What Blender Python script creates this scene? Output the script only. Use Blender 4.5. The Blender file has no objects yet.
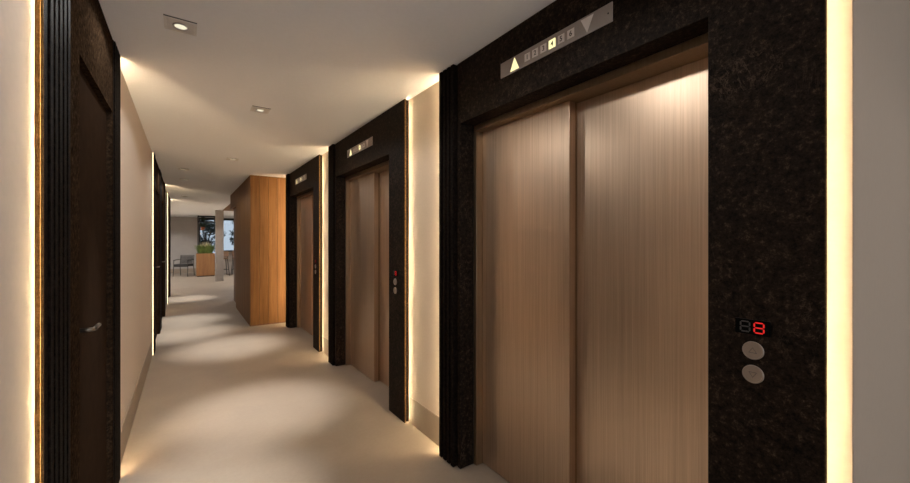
import bpy, bmesh, math, random
from mathutils import Vector, Matrix, Quaternion
random.seed(7)
sc = bpy.context.scene
COL = sc.collection
R = math.radians

# ------------------------------------------------------------------ materials
def new_mat(name):
    m = bpy.data.materials.new(name); m.use_nodes = True
    nt = m.node_tree; nt.nodes.clear()
    out = nt.nodes.new('ShaderNodeOutputMaterial')
    b = nt.nodes.new('ShaderNodeBsdfPrincipled')
    nt.links.new(b.outputs[0], out.inputs[0])
    return m, nt, b, out

def coords(nt, scale=(1, 1, 1), kind='Object'):
    tc = nt.nodes.new('ShaderNodeTexCoord'); mp = nt.nodes.new('ShaderNodeMapping')
    mp.inputs['Scale'].default_value = scale
    nt.links.new(tc.outputs[kind], mp.inputs[0])
    return mp.outputs[0]

def noise(nt, vec, scale, detail=4, rough=.6, dist=0):
    n = nt.nodes.new('ShaderNodeTexNoise')
    n.inputs['Scale'].default_value = scale; n.inputs['Detail'].default_value = detail
    n.inputs['Roughness'].default_value = rough; n.inputs['Distortion'].default_value = dist
    nt.links.new(vec, n.inputs['Vector'])
    return n.outputs['Fac']

def ramp(nt, fac, stops):
    r = nt.nodes.new('ShaderNodeValToRGB')
    e = r.color_ramp.elements
    while len(e) < len(stops): e.new(.5)
    for el, (p, c) in zip(e, stops):
        el.position = p; el.color = (*c, 1)
    nt.links.new(fac, r.inputs[0])
    return r.outputs[0]

def bump(nt, b, fac, strength, dist=.002):
    bp = nt.nodes.new('ShaderNodeBump')
    bp.inputs['Strength'].default_value = strength; bp.inputs['Distance'].default_value = dist
    nt.links.new(fac, bp.inputs['Height']); nt.links.new(bp.outputs[0], b.inputs['Normal'])

def plain(name, col, rough=.6, metal=0., var=.06, scale=30, bmp=0.):
    m, nt, b, o = new_mat(name)
    v = coords(nt)
    f = noise(nt, v, scale)
    lo = tuple(c * (1 - var) for c in col); hi = tuple(min(1, c * (1 + var)) for c in col)
    nt.links.new(ramp(nt, f, [(.3, lo), (.7, hi)]), b.inputs['Base Color'])
    b.inputs['Roughness'].default_value = rough; b.inputs['Metallic'].default_value = metal
    if bmp: bump(nt, b, f, bmp)
    return m

def emit(name, col, strength):
    m, nt, b, o = new_mat(name)
    nt.nodes.remove(b)
    e = nt.nodes.new('ShaderNodeEmission')
    e.inputs[0].default_value = (*col, 1); e.inputs[1].default_value = strength
    nt.links.new(e.outputs[0], o.inputs[0])
    return m

def stone(name, lo, hi, vein, rough=.5, spec=.06):
    m, nt, b, o = new_mat(name)
    v = coords(nt)
    f = noise(nt, v, 55, 9, .78)
    base = ramp(nt, f, [(.38, lo), (.56, hi), (.70, vein)])
    f2 = noise(nt, coords(nt, (1, 1.6, .8)), 4.5, 8, .7, 1.4)
    mask = ramp(nt, f2, [(.49, (0, 0, 0)), (.5, (1, 1, 1)), (.512, (0, 0, 0))])
    f3 = noise(nt, v, 3, 2)
    mul = nt.nodes.new('ShaderNodeMath'); mul.operation = 'MULTIPLY'
    nt.links.new(mask, mul.inputs[0])
    nt.links.new(ramp(nt, f3, [(.5, (0, 0, 0)), (.75, (.7, .7, .7))]), mul.inputs[1])
    mx = nt.nodes.new('ShaderNodeMixRGB')
    nt.links.new(mul.outputs[0], mx.inputs[0]); nt.links.new(base, mx.inputs[1])
    mx.inputs[2].default_value = (*[c * 1.6 for c in vein], 1)
    nt.links.new(mx.outputs[0], b.inputs['Base Color'])
    b.inputs['Roughness'].default_value = rough
    b.inputs['Specular IOR Level'].default_value = spec
    bump(nt, b, f, .6, .003)
    return m

def brushed(name, lo, hi, rough=.34, metal=.85):
    m, nt, b, o = new_mat(name)
    f = noise(nt, coords(nt, (170, 170, 2.2)), 1, 5, .65)
    f2 = noise(nt, coords(nt, (60, 60, .5)), 1, 3, .6)
    ad = nt.nodes.new('ShaderNodeMath'); ad.operation = 'MULTIPLY_ADD'
    nt.links.new(f, ad.inputs[0]); ad.inputs[1].default_value = .6
    hf = nt.nodes.new('ShaderNodeMath'); hf.operation = 'MULTIPLY'; hf.inputs[1].default_value = .4
    nt.links.new(f2, hf.inputs[0]); nt.links.new(hf.outputs[0], ad.inputs[2])
    nt.links.new(ramp(nt, ad.outputs[0], [(.34, lo), (.66, hi)]), b.inputs['Base Color'])
    b.inputs['Metallic'].default_value = metal
    rr = nt.nodes.new('ShaderNodeMapRange')
    rr.inputs[3].default_value = rough - .07; rr.inputs[4].default_value = rough + .1
    nt.links.new(f, rr.inputs[0]); nt.links.new(rr.outputs[0], b.inputs['Roughness'])
    bump(nt, b, ad.outputs[0], .25, .0015)
    return m

def wood(name, lo, hi, board=.0, rough=.5, spec=.5):
    m, nt, b, o = new_mat(name)
    f = noise(nt, coords(nt, (38, 38, 1.6)), 1, 5, .62, .5)
    f2 = noise(nt, coords(nt, (9, 9, .25)), 1, 2, .5)
    ad = nt.nodes.new('ShaderNodeMath'); ad.operation = 'ADD'
    hf = nt.nodes.new('ShaderNodeMath'); hf.operation = 'MULTIPLY'; hf.inputs[1].default_value = .6
    nt.links.new(f2, hf.inputs[0]); nt.links.new(f, ad.inputs[0]); nt.links.new(hf.outputs[0], ad.inputs[1])
    nt.links.new(ramp(nt, ad.outputs[0], [(.6, lo), (1.0, hi)]), b.inputs['Base Color'])
    b.inputs['Roughness'].default_value = rough
    b.inputs['Specular IOR Level'].default_value = spec
    bump(nt, b, f, .15, .001)
    return m

M = {}
M['stone'] = stone('black_granite', (.0035, .0027, .0021), (.022, .014, .0095), (.095, .064, .044), .6)
M['stone_flute'] = stone('black_granite_fluted', (.0035, .0028, .0023), (.014, .0098, .0075), (.028, .021, .017), .6, .012)
M['door_trim'] = stone('dark_umber_stone', (.009, .006, .004), (.036, .021, .012), (.08, .054, .035), .75, .0)
M['leaf'] = plain('dark_brown_door', (.026, .0155, .010), .6, var=.12, scale=14)
M['leaf'].node_tree.nodes['Principled BSDF'].inputs['Specular IOR Level'].default_value = .0
M['steel'] = brushed('brushed_bronze_steel', (.48, .35, .25), (.66, .495, .36), .36)
M['casing'] = brushed('bronze_casing', (.30, .21, .13), (.40, .29, .19), .34)
M['wall'] = plain('beige_wallcovering', (.58, .485, .40), .75, var=.03, scale=60, bmp=.03)
M['wall_l'] = plain('beige_plaster', (.60, .50, .42), .8, var=.025, scale=50, bmp=.03)
M['wall_g'] = plain('greige_paint', (.240, .176, .126), .85, var=.02, scale=40)
M['wall_b'] = plain('grey_lounge_paint', (.40, .365, .34), .85, var=.05, scale=3)
M['ceil'] = plain('ceiling_paint', (.84, .84, .86), .85, var=.015, scale=40)
M['base'] = plain('stone_baseboard', (.31, .245, .185), .5, var=.05, scale=12)
M['wood'] = wood('warm_wood_veneer', (.138, .060, .018), (.232, .109, .036), spec=.12)
M['wood_d'] = wood('dark_wood_veneer', (.11, .042, .017), (.17, .07, .028))
M['planter'] = wood('planter_wood', (.23, .10, .035), (.36, .17, .06))
M['edge'] = stone('led_lit_stone_edge', (.075, .042, .014), (.15, .088, .034), (.24, .15, .065), .5)  # LED glow on the dark stone edge, put into its base colour
M['led'] = emit('warm_led', (1, .76, .44), 62); M['led_d'] = emit('warm_led_dim', (1, .76, .44), 5); M['led_l'] = emit('warm_led_slim', (1, .74, .40), 62); M['soft'] = emit('warm_diffuser', (1, .77, .47), 20); M['soft_l'] = emit('warm_diffuser_slim', (1, .77, .47), 80)
M['lamp'] = emit('downlight_lens', (1, .92, .68), .40)
M['lampring'] = plain('downlight_metal', (.42, .38, .35), .4, .3)
M['bezel'] = plain('downlight_bezel', (.72, .69, .66), .6)
M['baffle'] = plain('downlight_baffle', (.66, .62, .59), .6)
M['plate'] = plain('indicator_metal', (.34, .295, .265), .45, .0, var=.04)
M['tile'] = plain('indicator_tile', (.80, .75, .72), .5, var=.03)
M['tile_d'] = plain('indicator_digit', (.035, .03, .028), .5)
M['arrow_off'] = plain('indicator_arrow', (.80, .75, .72), .5, var=.03)
M['lit'] = emit('indicator_lit', (1, .86, .42), .56)
M['screen'] = plain('display_glass', (.002, .002, .002), .5)
M['screen'].node_tree.nodes['Principled BSDF'].inputs['Specular IOR Level'].default_value = .05
M['seg_on'] = emit('segment_red', (1, .035, .03), .28)
M['seg_off'] = plain('segment_grey', (.055, .05, .048), .5)
M['button'] = plain('button_metal', (.34, .28, .235), .35, .6, var=.04)
M['button_m'] = plain('button_mark', (.12, .10, .09), .5)
M['handle'] = plain('handle_bronze', (.16, .13, .10), .3, .9, var=.04)
M['blackmetal'] = plain('black_metal', (.012, .012, .013), .45, .4)
M['concrete'] = plain('column_concrete', (.36, .32, .295), .8, var=.08, scale=6)
M['chairmetal'] = plain('chair_metal', (.045, .042, .036), .5, .3)
M['chairweave'] = plain('chair_weave', (.03, .028, .028), .8, var=.3, scale=120)
M['tabletop'] = plain('table_stone', (.40, .35, .31), .6)
M['stoolseat'] = plain('stool_leather', (.16, .085, .045), .6)
M['terracotta'] = plain('terracotta', (.45, .14, .05), .7)
M['grass'] = plain('grass_green', (.16, .22, .05), .7, var=.35, scale=9)
M['bloom'] = plain('grass_plume', (.55, .47, .28), .8, var=.2)
M['leafgreen'] = plain('leaf_green', (.045, .075, .03), .7, var=.4, scale=7)
M['treeleaf'] = plain('tree_leaf', (.02, .032, .016), .7, var=.5, scale=5)
M['bark'] = plain('bark', (.05, .038, .03), .9, var=.3)
M['soil'] = plain('soil', (.03, .022, .016), .95)
M['paving'] = plain('terrace_paving', (.35, .31, .27), .85, var=.08, scale=4)

def floor_mat():
    m, nt, b, o = new_mat('micro_cement_floor')
    v = coords(nt)
    f = noise(nt, v, 2.2, 5, .6); f2 = noise(nt, v, 40, 4, .6)
    mx = nt.nodes.new('ShaderNodeMixRGB'); mx.blend_type = 'MULTIPLY'; mx.inputs[0].default_value = 1
    nt.links.new(ramp(nt, f, [(.3, (.35, .285, .222)), (.7, (.395, .322, .252))]), mx.inputs[1])
    nt.links.new(ramp(nt, f2, [(.3, (.94, .94, .94)), (.7, (1, 1, 1))]), mx.inputs[2])
    nt.links.new(mx.outputs[0], b.inputs['Base Color'])
    b.inputs['Roughness'].default_value = .55
    b.inputs['Specular IOR Level'].default_value = .35
    bump(nt, b, f2, .04, .001)
    return m
M['floor'] = floor_mat()

def glass_mat(name, tint):
    m, nt, b, o = new_mat(name)
    nt.nodes.remove(b)
    t = nt.nodes.new('ShaderNodeBsdfTransparent'); t.inputs[0].default_value = (*tint, 1)
    g = nt.nodes.new('ShaderNodeBsdfGlossy'); g.inputs['Roughness'].default_value = .02
    fr = nt.nodes.new('ShaderNodeFresnel'); fr.inputs[0].default_value = 1.45
    mx = nt.nodes.new('ShaderNodeMixShader')
    nt.links.new(fr.outputs[0], mx.inputs[0]); nt.links.new(t.outputs[0], mx.inputs[1]); nt.links.new(g.outputs[0], mx.inputs[2])
    nt.links.new(mx.outputs[0], o.inputs[0])
    return m
M['glass'] = glass_mat('fill_window_glass', (.94, .95, .95)); M['glass_t'] = glass_mat('sky_dim_glass', (.34, .36, .375))  # second glass: tint added to hold down the sky in the lounge window

# ------------------------------------------------------------------ mesh helpers
class MB:
    def __init__(s): s.bm = bmesh.new()
    def box(s, x0, x1, y0, y1, z0, z1, bev=0.):
        r = bmesh.ops.create_cube(s.bm, size=1)
        vs = r['verts']
        for v in vs:
            v.co = Vector((x0 if v.co.x < 0 else x1, y0 if v.co.y < 0 else y1, z0 if v.co.z < 0 else z1))
        if bev:
            es = list({e for v in vs for e in v.link_edges})
            bmesh.ops.bevel(s.bm, geom=es, offset=bev, segments=2, affect='EDGES', profile=.6)
        return s
    def prism(s, pts, axis, a, b):
        """polygon pts (2D) extruded along axis 0/1/2 from a to b"""
        def mk(p, t):
            if axis == 0: return (t, p[0], p[1])
            if axis == 1: return (p[0], t, p[1])
            return (p[0], p[1], t)
        v0 = [s.bm.verts.new(mk(p, a)) for p in pts]; v1 = [s.bm.verts.new(mk(p, b)) for p in pts]
        n = len(pts)
        s.bm.faces.new(v0); s.bm.faces.new(v1[::-1])
        for i in range(n):
            s.bm.faces.new((v0[i], v0[(i + 1) % n], v1[(i + 1) % n], v1[i]))
        return s
    def tube(s, pts, r, n=10, r_end=None):
        pts = [Vector(p) for p in pts]
        rings = []
        for i, p in enumerate(pts):
            if i == 0: d = pts[1] - p
            elif i == len(pts) - 1: d = p - pts[i - 1]
            else: d = (pts[i + 1] - p).normalized() + (p - pts[i - 1]).normalized()
            d.normalize()
            up = Vector((0, 0, 1)) if abs(d.z) < .9 else Vector((1, 0, 0))
            a = d.cross(up).normalized(); b = d.cross(a).normalized()
            rr = r if r_end is None else r + (r_end - r) * i / (len(pts) - 1)
            rings.append([s.bm.verts.new(p + (a * math.cos(t) + b * math.sin(t)) * rr)
                          for t in [2 * math.pi * k / n for k in range(n)]])
        for A, B in zip(rings, rings[1:]):
            for k in range(n):
                s.bm.faces.new((A[k], A[(k + 1) % n], B[(k + 1) % n], B[k]))
        s.bm.faces.new(rings[0][::-1]); s.bm.faces.new(rings[-1])
        return s
    def lathe(s, prof, axis=2, c=(0, 0, 0), n=28):
        """prof: list of (radius, height) about axis"""
        rings = []
        for (r, h) in prof:
            ring = []
            for k in range(n):
                t = 2 * math.pi * k / n
                a, b = r * math.cos(t), r * math.sin(t)
                p = (h, a, b) if axis == 0 else ((a, h, b) if axis == 1 else (a, b, h))
                ring.append(s.bm.verts.new(Vector(p) + Vector(c)))
            rings.append(ring)
        for A, B in zip(rings, rings[1:]):
            for k in range(n):
                s.bm.faces.new((A[k], A[(k + 1) % n], B[(k + 1) % n], B[k]))
        s.bm.faces.new(rings[0][::-1]); s.bm.faces.new(rings[-1])
        return s
    def leaves(s, c, rad, count, size, squash=(1, 1, 1), shell=.0):
        for _ in range(count):
            while True:
                d = Vector((random.uniform(-1, 1), random.uniform(-1, 1), random.uniform(-1, 1)))
                if shell <= d.length <= 1: break
            p = Vector(c) + Vector((d.x * squash[0], d.y * squash[1], d.z * squash[2])) * rad
            q = Quaternion(Vector((random.uniform(-1, 1), random.uniform(-1, 1), random.uniform(-1, 1))).normalized(), random.uniform(0, 6.28))
            L = size * random.uniform(.7, 1.3); W = L * .42
            pts = [(-L / 2, 0, 0), (0, -W / 2, .06 * L), (L / 2, 0, 0), (0, W / 2, .06 * L)]
            s.bm.faces.new([s.bm.verts.new(p + q @ Vector(t)) for t in pts])
        return s
    def blades(s, c, rad, count, h, spread):
        for _ in range(count):
            a = random.uniform(0, 6.28); r0 = rad * math.sqrt(random.random())
            b0 = Vector(c) + Vector((r0 * math.cos(a), r0 * math.sin(a), 0))
            hh = h * random.uniform(.6, 1.1)
            lean = spread * (r0 / rad + random.uniform(.0, .5)); a2 = a + random.uniform(-.5, .5)
            o = Vector((math.cos(a2), math.sin(a2), 0))
            side = Vector((-o.y, o.x, 0)) * .006
            p0, p1, p2 = b0, b0 + o * lean * .35 + Vector((0, 0, hh * .7)), b0 + o * lean + Vector((0, 0, hh))
            v = [s.bm.verts.new(t) for t in (p0 - side, p0 + side, p1 + side * .8, p2, p1 - side * .8)]
            s.bm.faces.new((v[0], v[1], v[2], v[4])); s.bm.faces.new((v[4], v[2], v[3]))
        return s
    def build(s, name, mat, parent=None, smooth=False):
        bmesh.ops.recalc_face_normals(s.bm, faces=s.bm.faces)
        me = bpy.data.meshes.new(name); s.bm.to_mesh(me); s.bm.free()
        me.materials.append(mat)
        if smooth:
            for p in me.polygons: p.use_smooth = True
        o = bpy.data.objects.new(name, me); COL.objects.link(o)
        if parent: o.parent = parent
        return o

def tag(o, label=None, cat=None, group=None, kind=None):
    if label: o['label'] = label
    if cat: o['category'] = cat
    if group: o['group'] = group
    if kind: o['kind'] = kind
    return o
def struct(o): o['kind'] = 'structure'; return o
def empty(name, loc, rot=None):
    o = bpy.data.objects.new(name, None); COL.objects.link(o)
    o.empty_display_size = .1
    if rot is not None: o.matrix_world = Matrix.Translation(loc) @ rot.to_4x4()
    else: o.location = loc
    return o
def copy_tree(o, parent=None):
    c = o.copy(); COL.objects.link(c)
    if parent: c.parent = parent
    for ch in list(o.children): copy_tree(ch, c)
    return c
def text_mesh(s, size, name, mat, parent, loc, depth=.0006):
    cu = bpy.data.curves.new(name, 'FONT'); cu.body = s; cu.size = size
    cu.align_x = 'CENTER'; cu.align_y = 'CENTER'; cu.extrude = depth; cu.offset = size * .012
    t = bpy.data.objects.new(name + '_text', cu); COL.objects.link(t)
    bpy.context.view_layer.update()
    dg = bpy.context.evaluated_depsgraph_get()
    me = bpy.data.meshes.new_from_object(t.evaluated_get(dg))
    bpy.data.objects.remove(t); bpy.data.curves.remove(cu)
    me.materials.clear(); me.materials.append(mat)
    o = bpy.data.objects.new(name, me); COL.objects.link(o)
    o.parent = parent; o.location = loc
    return o

# ------------------------------------------------------------------ dimensions (metres)
H = 2.5                       # ceiling height
XL, XR = -.336, 1.418         # corridor wall faces
EL = (.253, 2.609, 4.90)      # near edge of each lift surround
EW = 1.835                    # width of a lift surround
OP0, OP1, OPZ = .274, 1.629, 2.125   # stone opening within the surround
DOORS = ((1.5, 1.49), (5.9, 1.6), (7.5, 1.62), (10.6, 1.62))   # left doors: start, width
END = 12.75                   # where the left corridor wall stops
BOXY = 7.05; BOXX = .87       # wood clad volume past the lifts
BACK = 21.0

# ------------------------------------------------------------------ the setting
struct(MB().box(-7, 7, -4.2, BACK + .2, -.12, 0).build('floor', M['floor']))
struct(MB().box(-7, 7, -4.2, BACK + .2, H, H + .12).build('ceiling', M['ceil']))

# right wall with the three lift openings
mb = MB()
yy = .209
for e in EL:
    a, b = e + OP0 - .03, e + OP1 + .03
    mb.box(XR, 1.72, yy, a, 0, H); mb.box(XR, 1.72, a, b, OPZ + .03, H)
    yy = b
mb.box(XR, 1.72, yy, BOXY + .02, 0, H)
mb.box(1.72, 1.80, .209, BOXY + .02, 0, H)
struct(mb.build('wall_right', M['wall']))
# end of the lift block: the plain wall turning away to the right
struct(MB().box(1.80, 5.2, .209, .35, 0, H).box(XR + .0005, 1.80, .2075, .2087, 0, H).build('wall_lobby_end', M['wall_g']))
struct(MB().box(5.2, 5.4, -4.2, .35, 0, H).build('wall_lobby_right', M['wall_g']))
struct(MB().box(-.6, -.1, -4.2, -4, 0, H).box(4.9, 5.4, -4.2, -4, 0, H).box(-.1, 4.9, -4.2, -4, 2.4, H).build('wall_rear', M['wall_g']))
w = empty('fill_window', (-.1, -4.1, 0)); struct(w)  # added out of view to fill the corridor with daylight
mb = MB().box(0, 5, -.03, .03, 2.32, 2.4, .004).box(0, 5, -.03, .03, 0, .06, .004)
for x in (0, 1.65, 3.3, 4.95): mb.box(x, x + .05, -.03, .03, .06, 2.32)
mb.build('window_frame', M['blackmetal'], w)
for x in (.05, 1.70, 3.35): MB().box(x, x + 1.6, -.004, .004, .06, 2.32).build('window_pane', M['glass'], w)
# left wall with door openings
mb = MB(); yy = -4.0
for s, w in DOORS:
    a, b = s + .464 - .02, s + w - .24 + .02
    mb.box(XL - .2, XL, yy, a, 0, H); mb.box(XL - .2, XL, a, b, 2.12, H)
    yy = b
mb.box(XL - .2, XL, yy, END, 0, H); mb.box(XL - .26, XL - .2, -4, END, 0, H)
struct(mb.build('wall_left', M['wall_l']))
# baseboards (between the door frames only)
mb = MB()
segs = [(-4, DOORS[0][0] - .012), (DOORS[0][0] + DOORS[0][1] + .012, DOORS[1][0] - .012),
        (DOORS[2][0] + DOORS[2][1] + .012, DOORS[3][0] - .012), (DOORS[3][0] + DOORS[3][1] + .012, END)]
for a, b in segs: mb.box(XL, XL + .006, a, b, 0, .2, .0015)
struct(mb.build('baseboard_left', M['base']))
mb = MB()
for a, b in ((.209, EL[0] - .013), (EL[0] + EW + .013, EL[1] - .013), (EL[1] + EW + .013, EL[2] - .013), (EL[2] + EW + .013, BOXY)):
    if b - a > .02: mb.box(XR - .006, XR, a, b, 0, .197, .0015)
struct(mb.build('baseboard_right', M['base']))

# lounge shell
struct(MB().box(-7, .50, BACK, BACK + .2, 0, H).box(5.6, 7, BACK, BACK + .2, 0, H).build('wall_back', M['wall_b']))
struct(MB().box(-7, -6.8, END, BACK, 0, H).build('wall_lounge_left', M['wall_b']))
struct(MB().box(-6.8, XL - .26, END - .15, END, 0, H).build('wall_lounge_front', M['wall_b']))
struct(MB().box(6.8, 7, BOXY, BACK, 0, H).build('wall_lounge_right', M['wall_b']))
struct(MB().box(-6.8, .50, BACK - .012, BACK, 0, .18).build('baseboard_back', M['base']))
# terrace outside
struct(MB().box(-14, 20, BACK + .2, 45, -.12, -.01).build('ground_terrace', M['paving']))

# window in the back wall
w = empty('window_1', (.50, BACK + .06, 0)); struct(w)
WW = 5.1
mb = MB().box(0, WW, -.03, .03, H - .10, H, .004).box(0, WW, -.03, .03, 0, .06, .004)
for x in (0, 1.7, 3.4, WW - .05): mb.box(x, x + .05, -.03, .03, .06, H - .10)
mb.build('window_frame', M['blackmetal'], w)
for x in (.05, 1.75, 3.45): MB().box(x, x + 1.65 if x < 3 else WW - .05, -.004, .004, .06, H - .10).build('window_pane', M['glass_t'], w)

# ------------------------------------------------------------------ wood clad volume
wb = empty('wood_cladding', (0, 0, 0))
tag(wb, 'warm brown vertical grain wood panelled volume standing past the third lift', 'wood panelling')
DY0, DY1, DZ = 9.25, 10.35, 2.17
MB().box(BOXX, BOXX + .03, BOXY + .02, DY0, 0, H - .004, .002).box(BOXX, BOXX + .03, DY0, DY1 + .12, DZ, H - .004, .002)\
    .build('side_panel', M['wood'], wb)
mb = MB()
n = 4; wd = (XR - BOXX - .002) / n
for i in range(n): mb.box(BOXX + i * wd + .0012, BOXX + (i + 1) * wd - .0012, BOXY, BOXY + .02, .02, H - .004, .0015)
mb.build('front_panel', M['wood'], wb)
MB().box(BOXX + .02, XR, BOXY + .004, BOXY + .05, 0, .02).build('plinth', M['wood_d'], wb)
MB().box(BOXX + .07, BOXX + .11, DY0, DY1 + .12, 0, DZ, .002).build('recessed_panel', M['wood_d'], wb)
MB().box(BOXX + .11, 6.8, DY1 + .02, DY1 + .12, 0, H - .004).box(BOXX + .03, BOXX + .12, DY1 + .02, DY1 + .12, DZ, H - .004)\
    .build('rear_panel', M['wood'], wb)
MB().box(BOXX + .031, BOXX + .069, DY0 - .03, DY0, 0, DZ).build('reveal', M['wood_d'], wb)
cp = MB().box(1.06, 4.5, 10.6, 15.6, H - .016, H - .001, .002).build('ceiling_panel', M['wood'])
tag(cp, 'flat orange brown wood panel on the lounge ceiling behind the wood panelled volume', 'ceiling panel')

# ------------------------------------------------------------------ lifts
LIP, LIPL = .013, .013
def led(r, sx, lip_x, y, sy, lip, mat='led'):
    """warm light strip tucked behind the lip (back of lip at lip_x) plus a soft diffuser below it, both shining along the wall"""
    y -= sy * lip
    xs = lambda p, q: sorted((lip_x - sx * p, lip_x - sx * q))
    Y_ = lambda p, q: sorted((y + sy * p, y + sy * q))
    d = abs(lip_x)
    k = MB().box(*xs(.0002, .0030 if sy < 0 else d - .0012), *Y_(.0001, .0015), .01, H - .01).build('light_channel', M['lampring'], r)
    MB().box(*xs(.0003, .0027), *Y_(.0016, .0024), .012, H - .012).build('led_strip', M[mat], k)
    if sy > 0: MB().box(*xs(.0034, d - .0018), *Y_(.0016, .0022), .012, H - .012).build('diffuser', M['soft' if d > .02 else 'soft_l'], k)
def make_elevator():
    """local frame: x = 0 at the wall face (minus is into the corridor), y from the near edge"""
    r = empty('elevator', (XR, EL[0], 0))
    F = -.044
    # stone surround: U shaped face plate plus reveal lining
    mb = MB()
    pts = [(0, .004), (OP0, .004), (OP0, OPZ), (OP1, OPZ), (OP1, .004), (1.655, .004), (1.655, H - .003), (0, H - .003)]
    mb.prism(pts, 0, F, -.032)
    mb.prism([(p[0] if p[0] else LIP, p[1]) for p in pts], 0, -.032, -.0005)
    mb.box(-.0005, .061, OP0 - .028, OP0, .004, OPZ).box(-.0005, .061, OP1, OP1 + .028, .004, OPZ)
    mb.box(-.0005, .061, OP0 - .028, OP1 + .028, OPZ, OPZ + .028)
    mb.build('stone_surround', M['stone'], r)
    # fluted edge on the far side
    mb = MB().box(-.040, -.032, 1.655, EW, .004, H - .003).box(-.032, -.0005, 1.655, EW - LIPL, .004, H - .003)
    for k in range(4):
        y0 = 1.668 + k * .0435
        mb.box(-.070, -.040, y0, min(y0 + .030, EW), .004, H - .003, .003)
    mb.build('fluted_trim', M['stone_flute'], r)
    # warm light strips behind both outer edges
    led(r, -1, -.032, 0, -1, LIP); led(r, -1, -.032, EW, 1, LIP)
    MB().box(F + .0015, -.0325, -.0025, -.0002, .004, H - .003).build('led_lit_edge', M['edge'], r)  # stone lip in the gold tone painted for LED light
    # metal casing
    mb = MB().box(.0615, .2, OP0, OP0 + .026, 0.002, OPZ, .002).box(.0615, .2, OP1 - .026, OP1, .002, OPZ, .002)
    mb.box(.0615, .2, OP0 + .026, OP1 - .026, 2.09, OPZ, .002)
    mb.build('door_casing', M['casing'], r)
    # two sliding leaves, the far one stands forward
    MB().box(.112, .155, .938, OP1 - .027, .006, 2.089, .002).build('door_panel', M['steel'], r)
    p = MB().box(.172, .206, OP0 + .027, .975, .006, 2.089, .002).build('door_panel', M['steel'], r)
    MB().box(.1555, .1715, .940, .972, .008, 2.085).build('edge_seal', M['casing'], p)
    return r

el = make_elevator()
els = [el] + [copy_tree(el) for _ in range(2)]
for o, y, lab in zip(els, EL, (
        'nearest lift, black stone surround and two brushed bronze door leaves filling the right side',
        'middle lift of the three along the right wall, black stone surround and brushed bronze doors',
        'farthest lift of the three, narrow in view, beside the warm wood panelling')):
    o.location = (XR, y, 0); tag(o, lab, 'elevator', 'lifts along the right wall')

SIGN_ROT = Matrix(((0, 0, -1), (-1, 0, 0), (0, 1, 0)))      # local x -> -Y, y -> +Z, z -> -X
FX = XR - .044
def make_indicator():
    r = empty('floor_indicator', (FX - .0005, EL[0] + .933, 2.306), SIGN_ROT)
    c = .933
    MB().box(-.325, .325, -.039, .039, 0, .004, .0008).build('plate', M['plate'], r)
    def X(v): return c - v
    z = .0042
    def tri(cx, up, mat, name):
        s = 1 if up else -1
        MB().prism([(cx - .031, -.031 * s), (cx + .031, -.031 * s), (cx, .033 * s)], 2, z, z + .0016).build(name, mat, r)
    tri(X(1.152), True, M['lit'], 'up_arrow'); tri(X(.723), False, M['arrow_off'], 'down_arrow')
    for i, v in enumerate((1.064, 1.013, .961, .909, .858, .806)):
        lit = i == 3
        t = empty('number_tile', (X(v), 0, z))
        t.parent = r
        mb = MB()
        if lit:
            mb.box(-.0195, .0195, -.020, .020, 0, .0012)
        else:
            mb.box(-.0185, .0185, -.019, .019, 0, .0006)
        tm = mb
        COLt = M['lit'] if lit else M['tile']
        bpy.data.objects.remove(t)
        t = tm.build('number_tile', COLt, r); t.location = (X(v), 0, z)
        text_mesh(str(i + 1), .032, 'digit', M['tile_d'], t, (0, -.0005, .0014 if lit else .0012), .0003)
    MB().lathe([(.0035, z - .0005), (.0035, z + .001), (.002, z + .0014)], 2, (X(.626), 0, 0), 12).build('screw', M['tile_d'], r)
    return r
ind = make_indicator()
inds = [ind] + [copy_tree(ind) for _ in range(2)]
for o, y, lab in zip(inds, EL, (
        'large floor number plate over the nearest lift, 4 and up arrow lit',
        'floor number plate with lit arrow over the middle lift',
        'small far floor number plate over the lift beside the wood panelling')):
    o.location.y = y + .933; tag(o, lab, 'floor indicator', 'floor number plates over the lifts')

SEG = {'a': (0, 1, 1, 0), 'g': (0, 0, 1, 0), 'd': (0, -1, 1, 0), 'f': (-1, .5, 0, 1), 'b': (1, .5, 0, 1), 'e': (-1, -.5, 0, 1), 'c': (1, -.5, 0, 1)}
def seven(cx, mat, r, name):
    hw, hh, t = .0112, .0148, .0019
    mb = MB()
    for k, (sx, sy, hor, ver) in SEG.items():
        x, y = cx + sx * hw, sy * hh
        if hor: mb.prism([(x - hw + t * .7, y), (x - hw + t * 1.5, y - t), (x + hw - t * 1.5, y - t), (x + hw - t * .7, y), (x + hw - t * 1.5, y + t), (x - hw + t * 1.5, y + t)], 2, .0042, .005)
        else:
            l = hh / 2
            mb.prism([(x, y - l + t * .7), (x + t, y - l + t * 1.5), (x + t, y + l - t * 1.5), (x, y + l - t * .7), (x - t, y + l - t * 1.5), (x - t, y - l + t * 1.5)], 2, .0042, .005)
    return mb.build(name, mat, r)
def make_display():
    r = empty('call_display', (FX - .0005, EL[0] + .1555, 1.146), SIGN_ROT)
    MB().box(-.043, .043, -.022, .022, 0, .004, .0006).build('screen', M['screen'], r)
    tag(seven(-.018, M['seg_off'], r, 'digit'), 'unlit grey digit'); tag(seven(.016, M['seg_on'], r, 'digit'), 'lit red digit')
    return r
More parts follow.
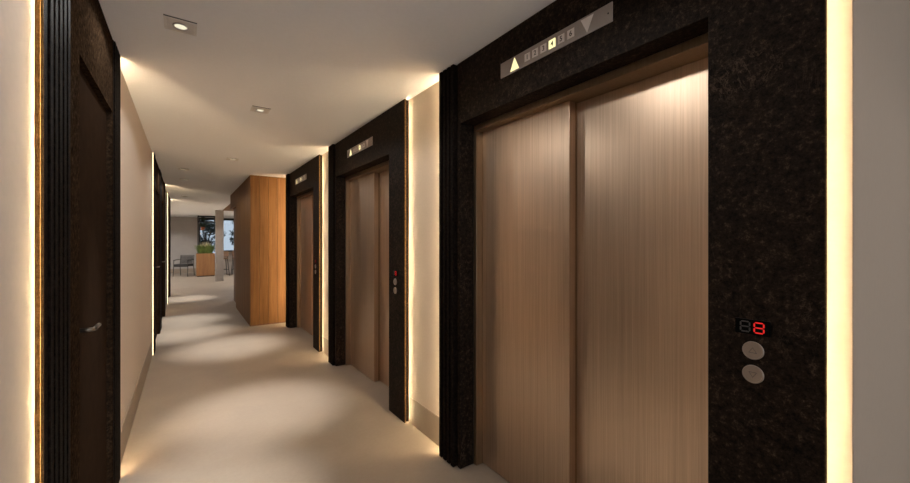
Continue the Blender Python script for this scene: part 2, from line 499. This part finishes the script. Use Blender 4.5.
def make_button(up):
    r = empty('call_button', (FX - .0005, EL[0] + .1545, 1.077 if up else 1.007), SIGN_ROT)
    MB().lathe([(.0265, 0), (.0265, .004), (.025, .0055), (.0228, .0055), (.0223, .0045), (.001, .0045)], 2, n=36).build('button_cap', M['button'], r)
    s = 1 if up else -1
    o = [(-.0105, -.007 * s), (.0105, -.007 * s), (0, .010 * s)]; i = [(x * .78, y * .78) for x, y in o]
    mb = MB()
    for k in range(3):
        k2 = (k + 1) % 3
        mb.prism([o[k], o[k2], i[k2], i[k]], 2, .0046, .0052)
    mb.build('arrow_mark', M['button_m'], r)
    return r
dis, bu, bd = make_display(), make_button(True), make_button(False)
WH = ('nearest lift', 'middle lift', 'farthest lift')
for src, lab, cat, grp in (
        (dis, 'black two digit call display with red 8 on the stone jamb of the %s', 'display', 'call displays'),
        (bu, 'round metal up call button under the display of the %s', 'button', 'up call buttons'),
        (bd, 'round metal down call button, lower of the pair at the %s', 'button', 'down call buttons')):
    off = src.location.y - EL[0]
    for k in range(3):
        o = src if k == 0 else copy_tree(src)
        o.location.y = EL[k] + off; tag(o, lab % WH[k], cat, grp)

# ------------------------------------------------------------------ left doors
def make_door(idx, y, W):
    """local frame: x = 0 on the wall face, + into the corridor"""
    r = empty('door_%d' % idx, (XL, y, 0)); struct(r)
    a, b, OZ = .464, W - .24, 2.10
    f = .014
    pts = [(.30, .004), (a, .004), (a, OZ), (b, OZ), (b, .004), (b + .012, .004), (b + .012, H - .003), (.30, H - .003)]
    MB().prism(pts, 0, -.0, f).box(-.045, -.0005, a - .018, a, .004, OZ).box(-.045, -.0005, b, b + .018, .004, OZ)\
        .box(-.045, -.0005, a - .018, b + .018, OZ, OZ + .018).build('door_frame', M['door_trim'], r)
    mb = MB().box(.0005, .0138, LIPL, .30, .004, H - .003).box(.0138, .0165, 0, .30, .004, H - .003)
    mb.box(.0165, .020, 0, .030, .004, H - .003, .0012)
    for k in range(5): mb.box(.0165, .023, .048 + k * .05, .048 + k * .05 + .030, .004, H - .003, .0015)
    mb.build('fluted_trim', M['stone_flute'], r)
    mb = MB().box(.0005, .0138, b + .012, W - LIPL, .004, H - .003).box(.0138, .0165, b + .012, W, .004, H - .003)
    for k in range(4): mb.box(.0165, .023, b + .026 + k * .0545, b + .026 + k * .0545 + .036, .004, H - .003, .0015)
    mb.build('fluted_trim', M['stone_flute'], r)
    MB().box(.0138, .0198, -.0025, -.0002, .004, H - .003).box(.0008, .0105, LIPL - .0025, LIPL - .0002, .004, H - .003).build('led_lit_edge', M['edge'], r)  # lip and return coloured gold as if lit by the strip
    if idx != 3: led(r, 1, .0138, 0, -1, LIPL, 'led_l' if idx == 1 else 'led_d')          # the second and third frames stand edge to edge
    if idx != 2: led(r, 1, .0138, W, 1, LIPL, 'led_l' if idx == 1 else 'led_d')
    lf = MB().box(-.048, -.010, a + .003, b - .003, .006, OZ - .004, .0015).build('door_leaf', M['leaf'], r)
    h = MB().lathe([(.024, -.010), (.024, -.003), (.0225, -.002), (.006, -.002)], 0, (0, a + .045, 1.06), 24)\
        .tube([(-.004, a + .045, 1.06), (.036, a + .045, 1.06), (.043, a + .050, 1.06), (.047, a + .06, 1.06), (.047, a + .145, 1.06)], .008, 12)\
        .build('door_handle', M['handle'], lf, True)
    MB().lathe([(.020, -.010), (.020, -.004), (.018, -.003), (.005, -.003)], 0, (0, a + .045, .975), 24).build('keyhole', M['handle'], lf, True)
    return r
for i, (y, W) in enumerate(DOORS): make_door(i + 1, y, W)

# ------------------------------------------------------------------ ceiling downlights
def make_downlight():
    r = empty('ceiling_light', (0, 0, H))
    mb = MB(); o, t = .068, .012
    mb.box(-o, o, -o, -o + t, -.004, 0, .001).box(-o, o, o - t, o, -.004, 0, .001)
    mb.box(-o, -o + t, -o + t, o - t, -.004, 0, .001).box(o - t, o, -o + t, o - t, -.004, 0, .001)
    mb.build('bezel', M['bezel'], r)
    MB().box(-o + t, o - t, -o + t, o - t, -.002, 0).build('baffle', M['baffle'], r)
    MB().box(-o, o, -o - .009, -o, -.0015, 0).build('shade_bar', M['blackmetal'], r)  # flat dark bar painted for the shade along the near side
    MB().lathe([(.034, -.002), (.034, -.006), (.031, -.008), (.028, -.007), (.026, -.003)], 2, n=32).build('lamp_ring', M['lampring'], r, False)
    MB().lathe([(.0255, -.0025), (.0255, -.005), (.001, -.0065)], 2, n=32).build('lens', M['lamp'], r)
    return r
def spot(name, loc, power, angle, blend, parent, rad=.03, col=(1, .98, .95)):
    l = bpy.data.lights.new(name, 'SPOT'); l.energy = power; l.color = col
    l.spot_size = R(angle); l.spot_blend = blend; l.shadow_soft_size = rad
    o = bpy.data.objects.new(name, l); COL.objects.link(o); o.location = loc
    if parent: o.parent = parent
    return o
LIGHTS = [(-.02, 2.39, 'nearest square ceiling downlight, beside the left door frame'),
          (.51, 3.53, 'second visible downlight, in the ceiling before the middle lift'),
          (.51, 5.87, 'downlight in the ceiling before the farthest lift'),
          (-.02, 7.11, 'nearer of the two close downlights by the far left doors'),
          (-.02, 8.28, 'farther of the two close downlights by the far left doors'),
          (-.02, 11.39, 'most distant visible downlight at the corridor end'),
          (.51, 1.19, 'downlight in the ceiling before the nearest lift'),
          (1.2, -1.4, 'added unseen downlight in the lobby ceiling nearest the lift block'),  # lobby pair added behind the camera to light the corridor
          (3.2, -1.4, 'added unseen downlight in the lobby ceiling toward its right wall'),
          (2.9, 14.6, 'added unseen lounge downlight behind the wood panelling'),  # lounge lamps from here on added out of view to brighten it
          (2.9, 17.2, 'added unseen lounge downlight toward the window'),
          (-1.6, 15.4, 'added unseen lounge downlight left of the corridor'),
          (-1.6, 18.4, 'added unseen lounge downlight above the armchair side')]
BEAM, SPILL = 108, 5.5
dl = make_downlight()
dls = [dl] + [copy_tree(dl) for _ in LIGHTS[1:]]
for o, (x, y, lab) in zip(dls, LIGHTS):
    o.location = (x, y, H); tag(o, lab, 'ceiling light', 'square recessed ceiling downlights')
    k = 10 if y > 12 else 1.0  # boost for the added lounge downlights
    spot('beam', (0, 0, -.03), BEAM * k, 38, 1, o)
    spot('spill', (0, 0, -.03), SPILL * k * (1.0 if (x, y) == (.51, 1.19) else 1), 160, .2, o)

# ------------------------------------------------------------------ lounge
c = MB().box(.86, 1.10, 15.7, 15.94, 0, H, .004).build('concrete_column', M['concrete'])
tag(c, 'square grey concrete column in the lounge beside the planter', 'column')

p = empty('planter_box', (.66, 18.5, 0)); tag(p, 'tall brown wooden planter box on the lounge floor holding grass', 'planter')
mb = MB(); a = .31
mb.box(-a, a, -a, -a + .03, .03, .92, .003).box(-a, a, a - .03, a, .03, .92, .003).box(-a, -a + .03, -a + .03, a - .03, .03, .92, .003).box(a - .03, a, -a + .03, a - .03, .03, .92, .003)
mb.build('body', M['planter'], p)
MB().box(-a + .03, a - .03, -a + .03, a - .03, .86, .918).build('soil', M['soil'], p)
MB().box(-a + .02, a - .02, -a + .02, a - .02, 0, .03).build('plinth', M['blackmetal'], p)
g = empty('ornamental_grass', (.66, 18.5, .92)); tag(g, 'rounded green grass clump with pale plumes in the wooden planter', 'plant')
MB().blades((0, 0, 0), .24, 900, .36, .20).build('foliage', M['grass'], g)
MB().blades((0, 0, .10), .14, 120, .36, .10).build('plumes', M['bloom'], g)

s = empty('plant_rack', (.0, 19.3, 0)); tag(s, 'black metal ceiling hung plant rack behind the planter', 'plant rack')
x0, x1, y0, y1, t = .42, 1.05, 0, .45, .03
mb = MB()
for x in (x0, x1 - t):
    for y in (y0, y1 - t): mb.box(x, x + t, y, y + t, (0 if x == x0 else 2.2), H - .001)
for z in (2.22, 2.46):
    mb.box(x0 + t, x1 - t, y0, y0 + t, z, z + t).box(x0 + t, x1 - t, y1 - t, y1, z, z + t)
    mb.box(x0, x0 + t, y0 + t, y1 - t, z, z + t).box(x1 - t, x1, y0 + t, y1 - t, z, z + t)
mb.build('frame', M['blackmetal'], s)
MB().box(x0 + t, x1 - t, y0 + t, y1 - t, 2.225, 2.24).build('shelf', M['blackmetal'], s)
MB().box(x0 + .005, x0 + .02, y0 + t, y1 - t, .05, 2.2).build('side_panel', M['blackmetal'], s)
def pot(name, loc, r, h, leaf, n, lab, mat):
    o = empty(name, loc); tag(o, lab, 'potted plant')
    MB().lathe([(r * .7, 0), (r, h * .95), (r * 1.08, h * .95), (r * 1.08, h), (r * .9, h), (r * .88, h * .9), (.002, h * .9)], 2, n=20).build('pot', mat, o)
    MB().leaves((0, 0, h + leaf * .7), leaf, n, .07, (1, 1, .75)).build('foliage', M['leafgreen'], o)
    return o
pot('potted_plant', (.62, 19.5, 2.241), .06, .06, .10, 160, 'small leafy plant on the black rack shelf', M['blackmetal'])
o = pot('hanging_plant', (.60, 19.22, 1.88), .075, .13, .12, 160, 'orange terracotta pot with leaves hanging from the black rack', M['terracotta'])
MB().tube([(.07, 0, .13), (.02, .02, .24), (0, .03, .34)], .003, 6).tube([(-.07, 0, .13), (-.02, .02, .24), (0, .03, .34)], .003, 6).build('cord', M['blackmetal'], o)

# armchair at the end of the corridor, seen from the side
ch = empty('armchair', (-.06, 18.9, 0)); tag(ch, 'dark metal armchair with woven back against the lounge wall', 'armchair')
ch.rotation_euler = (0, 0, R(-24))
MB().box(-.24, .24, -.25, .25, .40, .49, .02).build('seat', M['chairweave'], ch)
mb = MB()
for k in range(9): mb.box(-.22, .22, .235 + .006 * k, .25 + .006 * k, .50 + .034 * k, .526 + .034 * k, .004)
mb.build('backrest', M['chairweave'], ch)
for sx in (-1, 1):
    MB().tube([(sx * .26, -.26, 0), (sx * .25, -.23, .42), (sx * .25, -.22, .64)], .014, 8).build('leg', M['chairmetal'], ch)
    MB().tube([(sx * .25, .32, 0), (sx * .25, .25, .42), (sx * .24, .31, .83)], .014, 8).build('leg', M['chairmetal'], ch)
    MB().tube([(sx * .25, -.24, .645), (sx * .255, 0, .66), (sx * .25, .28, .655)], .016, 8).build('armrest', M['chairmetal'], ch)
for q in ((.312, .83), (-.23, .40), (.25, .40)): MB().tube([(-.25, *q), (.25, *q)], .013, 8).build('frame_rail', M['chairmetal'], ch)

# bar table with stools behind the column
bt = empty('bar_table', (1.72, 18.9, 0)); tag(bt, 'high pale bar table behind the concrete column by the window', 'table')
MB().box(-.75, .75, -.32, .32, .98, 1.02, .004).build('tabletop', M['blackmetal'], bt)
MB().box(-.68, .68, .10, .16, 0, .98, .003).build('panel', M['tabletop'], bt)
for sx in (-.64, .60): MB().box(sx, sx + .04, -.28, -.24, 0, .98).build('leg', M['blackmetal'], bt)
def stool(x, y, rz, lab):
    s_ = empty('bar_stool', (x, y, 0)); s_.rotation_euler = (0, 0, rz); tag(s_, lab, 'stool', 'bar stools')
    MB().box(-.18, .18, -.18, .18, .68, .74, .02).build('seat', M['stoolseat'], s_)
    MB().box(-.18, .18, -.19, -.16, .78, 1.0, .012).build('backrest', M['stoolseat'], s_)
    for sx in (-1, 1):
        for sy in (-1, 1):
            MB().tube([(sx * .21, sy * .21, 0), (sx * .15, sy * .15, .69), ] + ([(sx * .15, -.165, .95)] if sy < 0 else []), .013, 8).build('leg', M['blackmetal'], s_)
    for q in (.19, -.19): MB().tube([(-.19, q, .25), (.19, q, .25)], .009, 8).build('footrest', M['blackmetal'], s_)
stool(1.24, 18.30, R(8), 'bar stool between the planter and the concrete column')
stool(1.78, 18.30, R(-12), 'bar stool between the concrete column and the wood panelling')

# trees beyond the window
def tree(x, y, h, rad, lab, n):
    o = empty('tree', (x, y, -.01)); tag(o, lab, 'tree', 'trees outside the window')
    mb = MB().tube([(0, 0, 0), (.05, .03, h * .4), (-.04, 0, h * .75)], .09, 8, .04)
    blobs = []
    for k in range(9):
        a = random.uniform(0, 6.28); rr = rad * random.uniform(.3, .8)
        q = Vector((rr * math.cos(a), rr * math.sin(a), h * random.uniform(.45, 1)))
        mb.tube([(.02, .02, h * .4), q * .6 + Vector((0, 0, h * .2)), q], .035, 6, .01); blobs.append(q)
    mb.build('trunk', M['bark'], o)
    lf = MB()
    for q in blobs: lf.leaves(q, rad * .5, n // 9, .16, (1, 1, .7))
    lf.build('foliage', M['treeleaf'], o)
tree(.9, 24.4, 2.5, .95, 'dark leafy tree outside the window behind the plant rack', 1500)
tree(2.7, 24.5, 2.6, .9, 'dark leafy tree outside the window right of the column', 1200)
tree(.2, 28.0, 3.4, 1.4, 'taller tree farther outside the window, behind the others', 1600)
tree(5.2, 28, 3.2, 1.3, 'tree outside the right end of the window', 1400)

# ------------------------------------------------------------------ world, camera, view
wd_ = bpy.data.worlds.new('World'); sc.world = wd_; wd_.use_nodes = True
nt = wd_.node_tree
bg = nt.nodes['Background']
tc = nt.nodes.new('ShaderNodeTexCoord'); sp = nt.nodes.new('ShaderNodeSeparateXYZ')
nt.links.new(tc.outputs['Generated'], sp.inputs[0])
nt.links.new(ramp(nt, sp.outputs[2], [(0., (.90, .97, 1.06)), (.5, (.86, .94, 1.04))]), bg.inputs[0])
bg.inputs[1].default_value = 2.0

cam = bpy.data.cameras.new('Camera'); co = bpy.data.objects.new('Camera', cam); COL.objects.link(co)
f_px, vpx = 380.0, 185.5
cam.sensor_width = 36; cam.lens = f_px / 910 * 36; cam.clip_start = .02
co.location = (0, 0, 1.4)
co.rotation_euler = (R(90), 0, -math.atan((455 - vpx) / f_px))
sc.camera = co
vs = sc.view_settings
vs.view_transform = 'Standard'; vs.look = 'None'; vs.gamma = 1; vs.use_curve_mapping = False
vs.exposure = 1.27
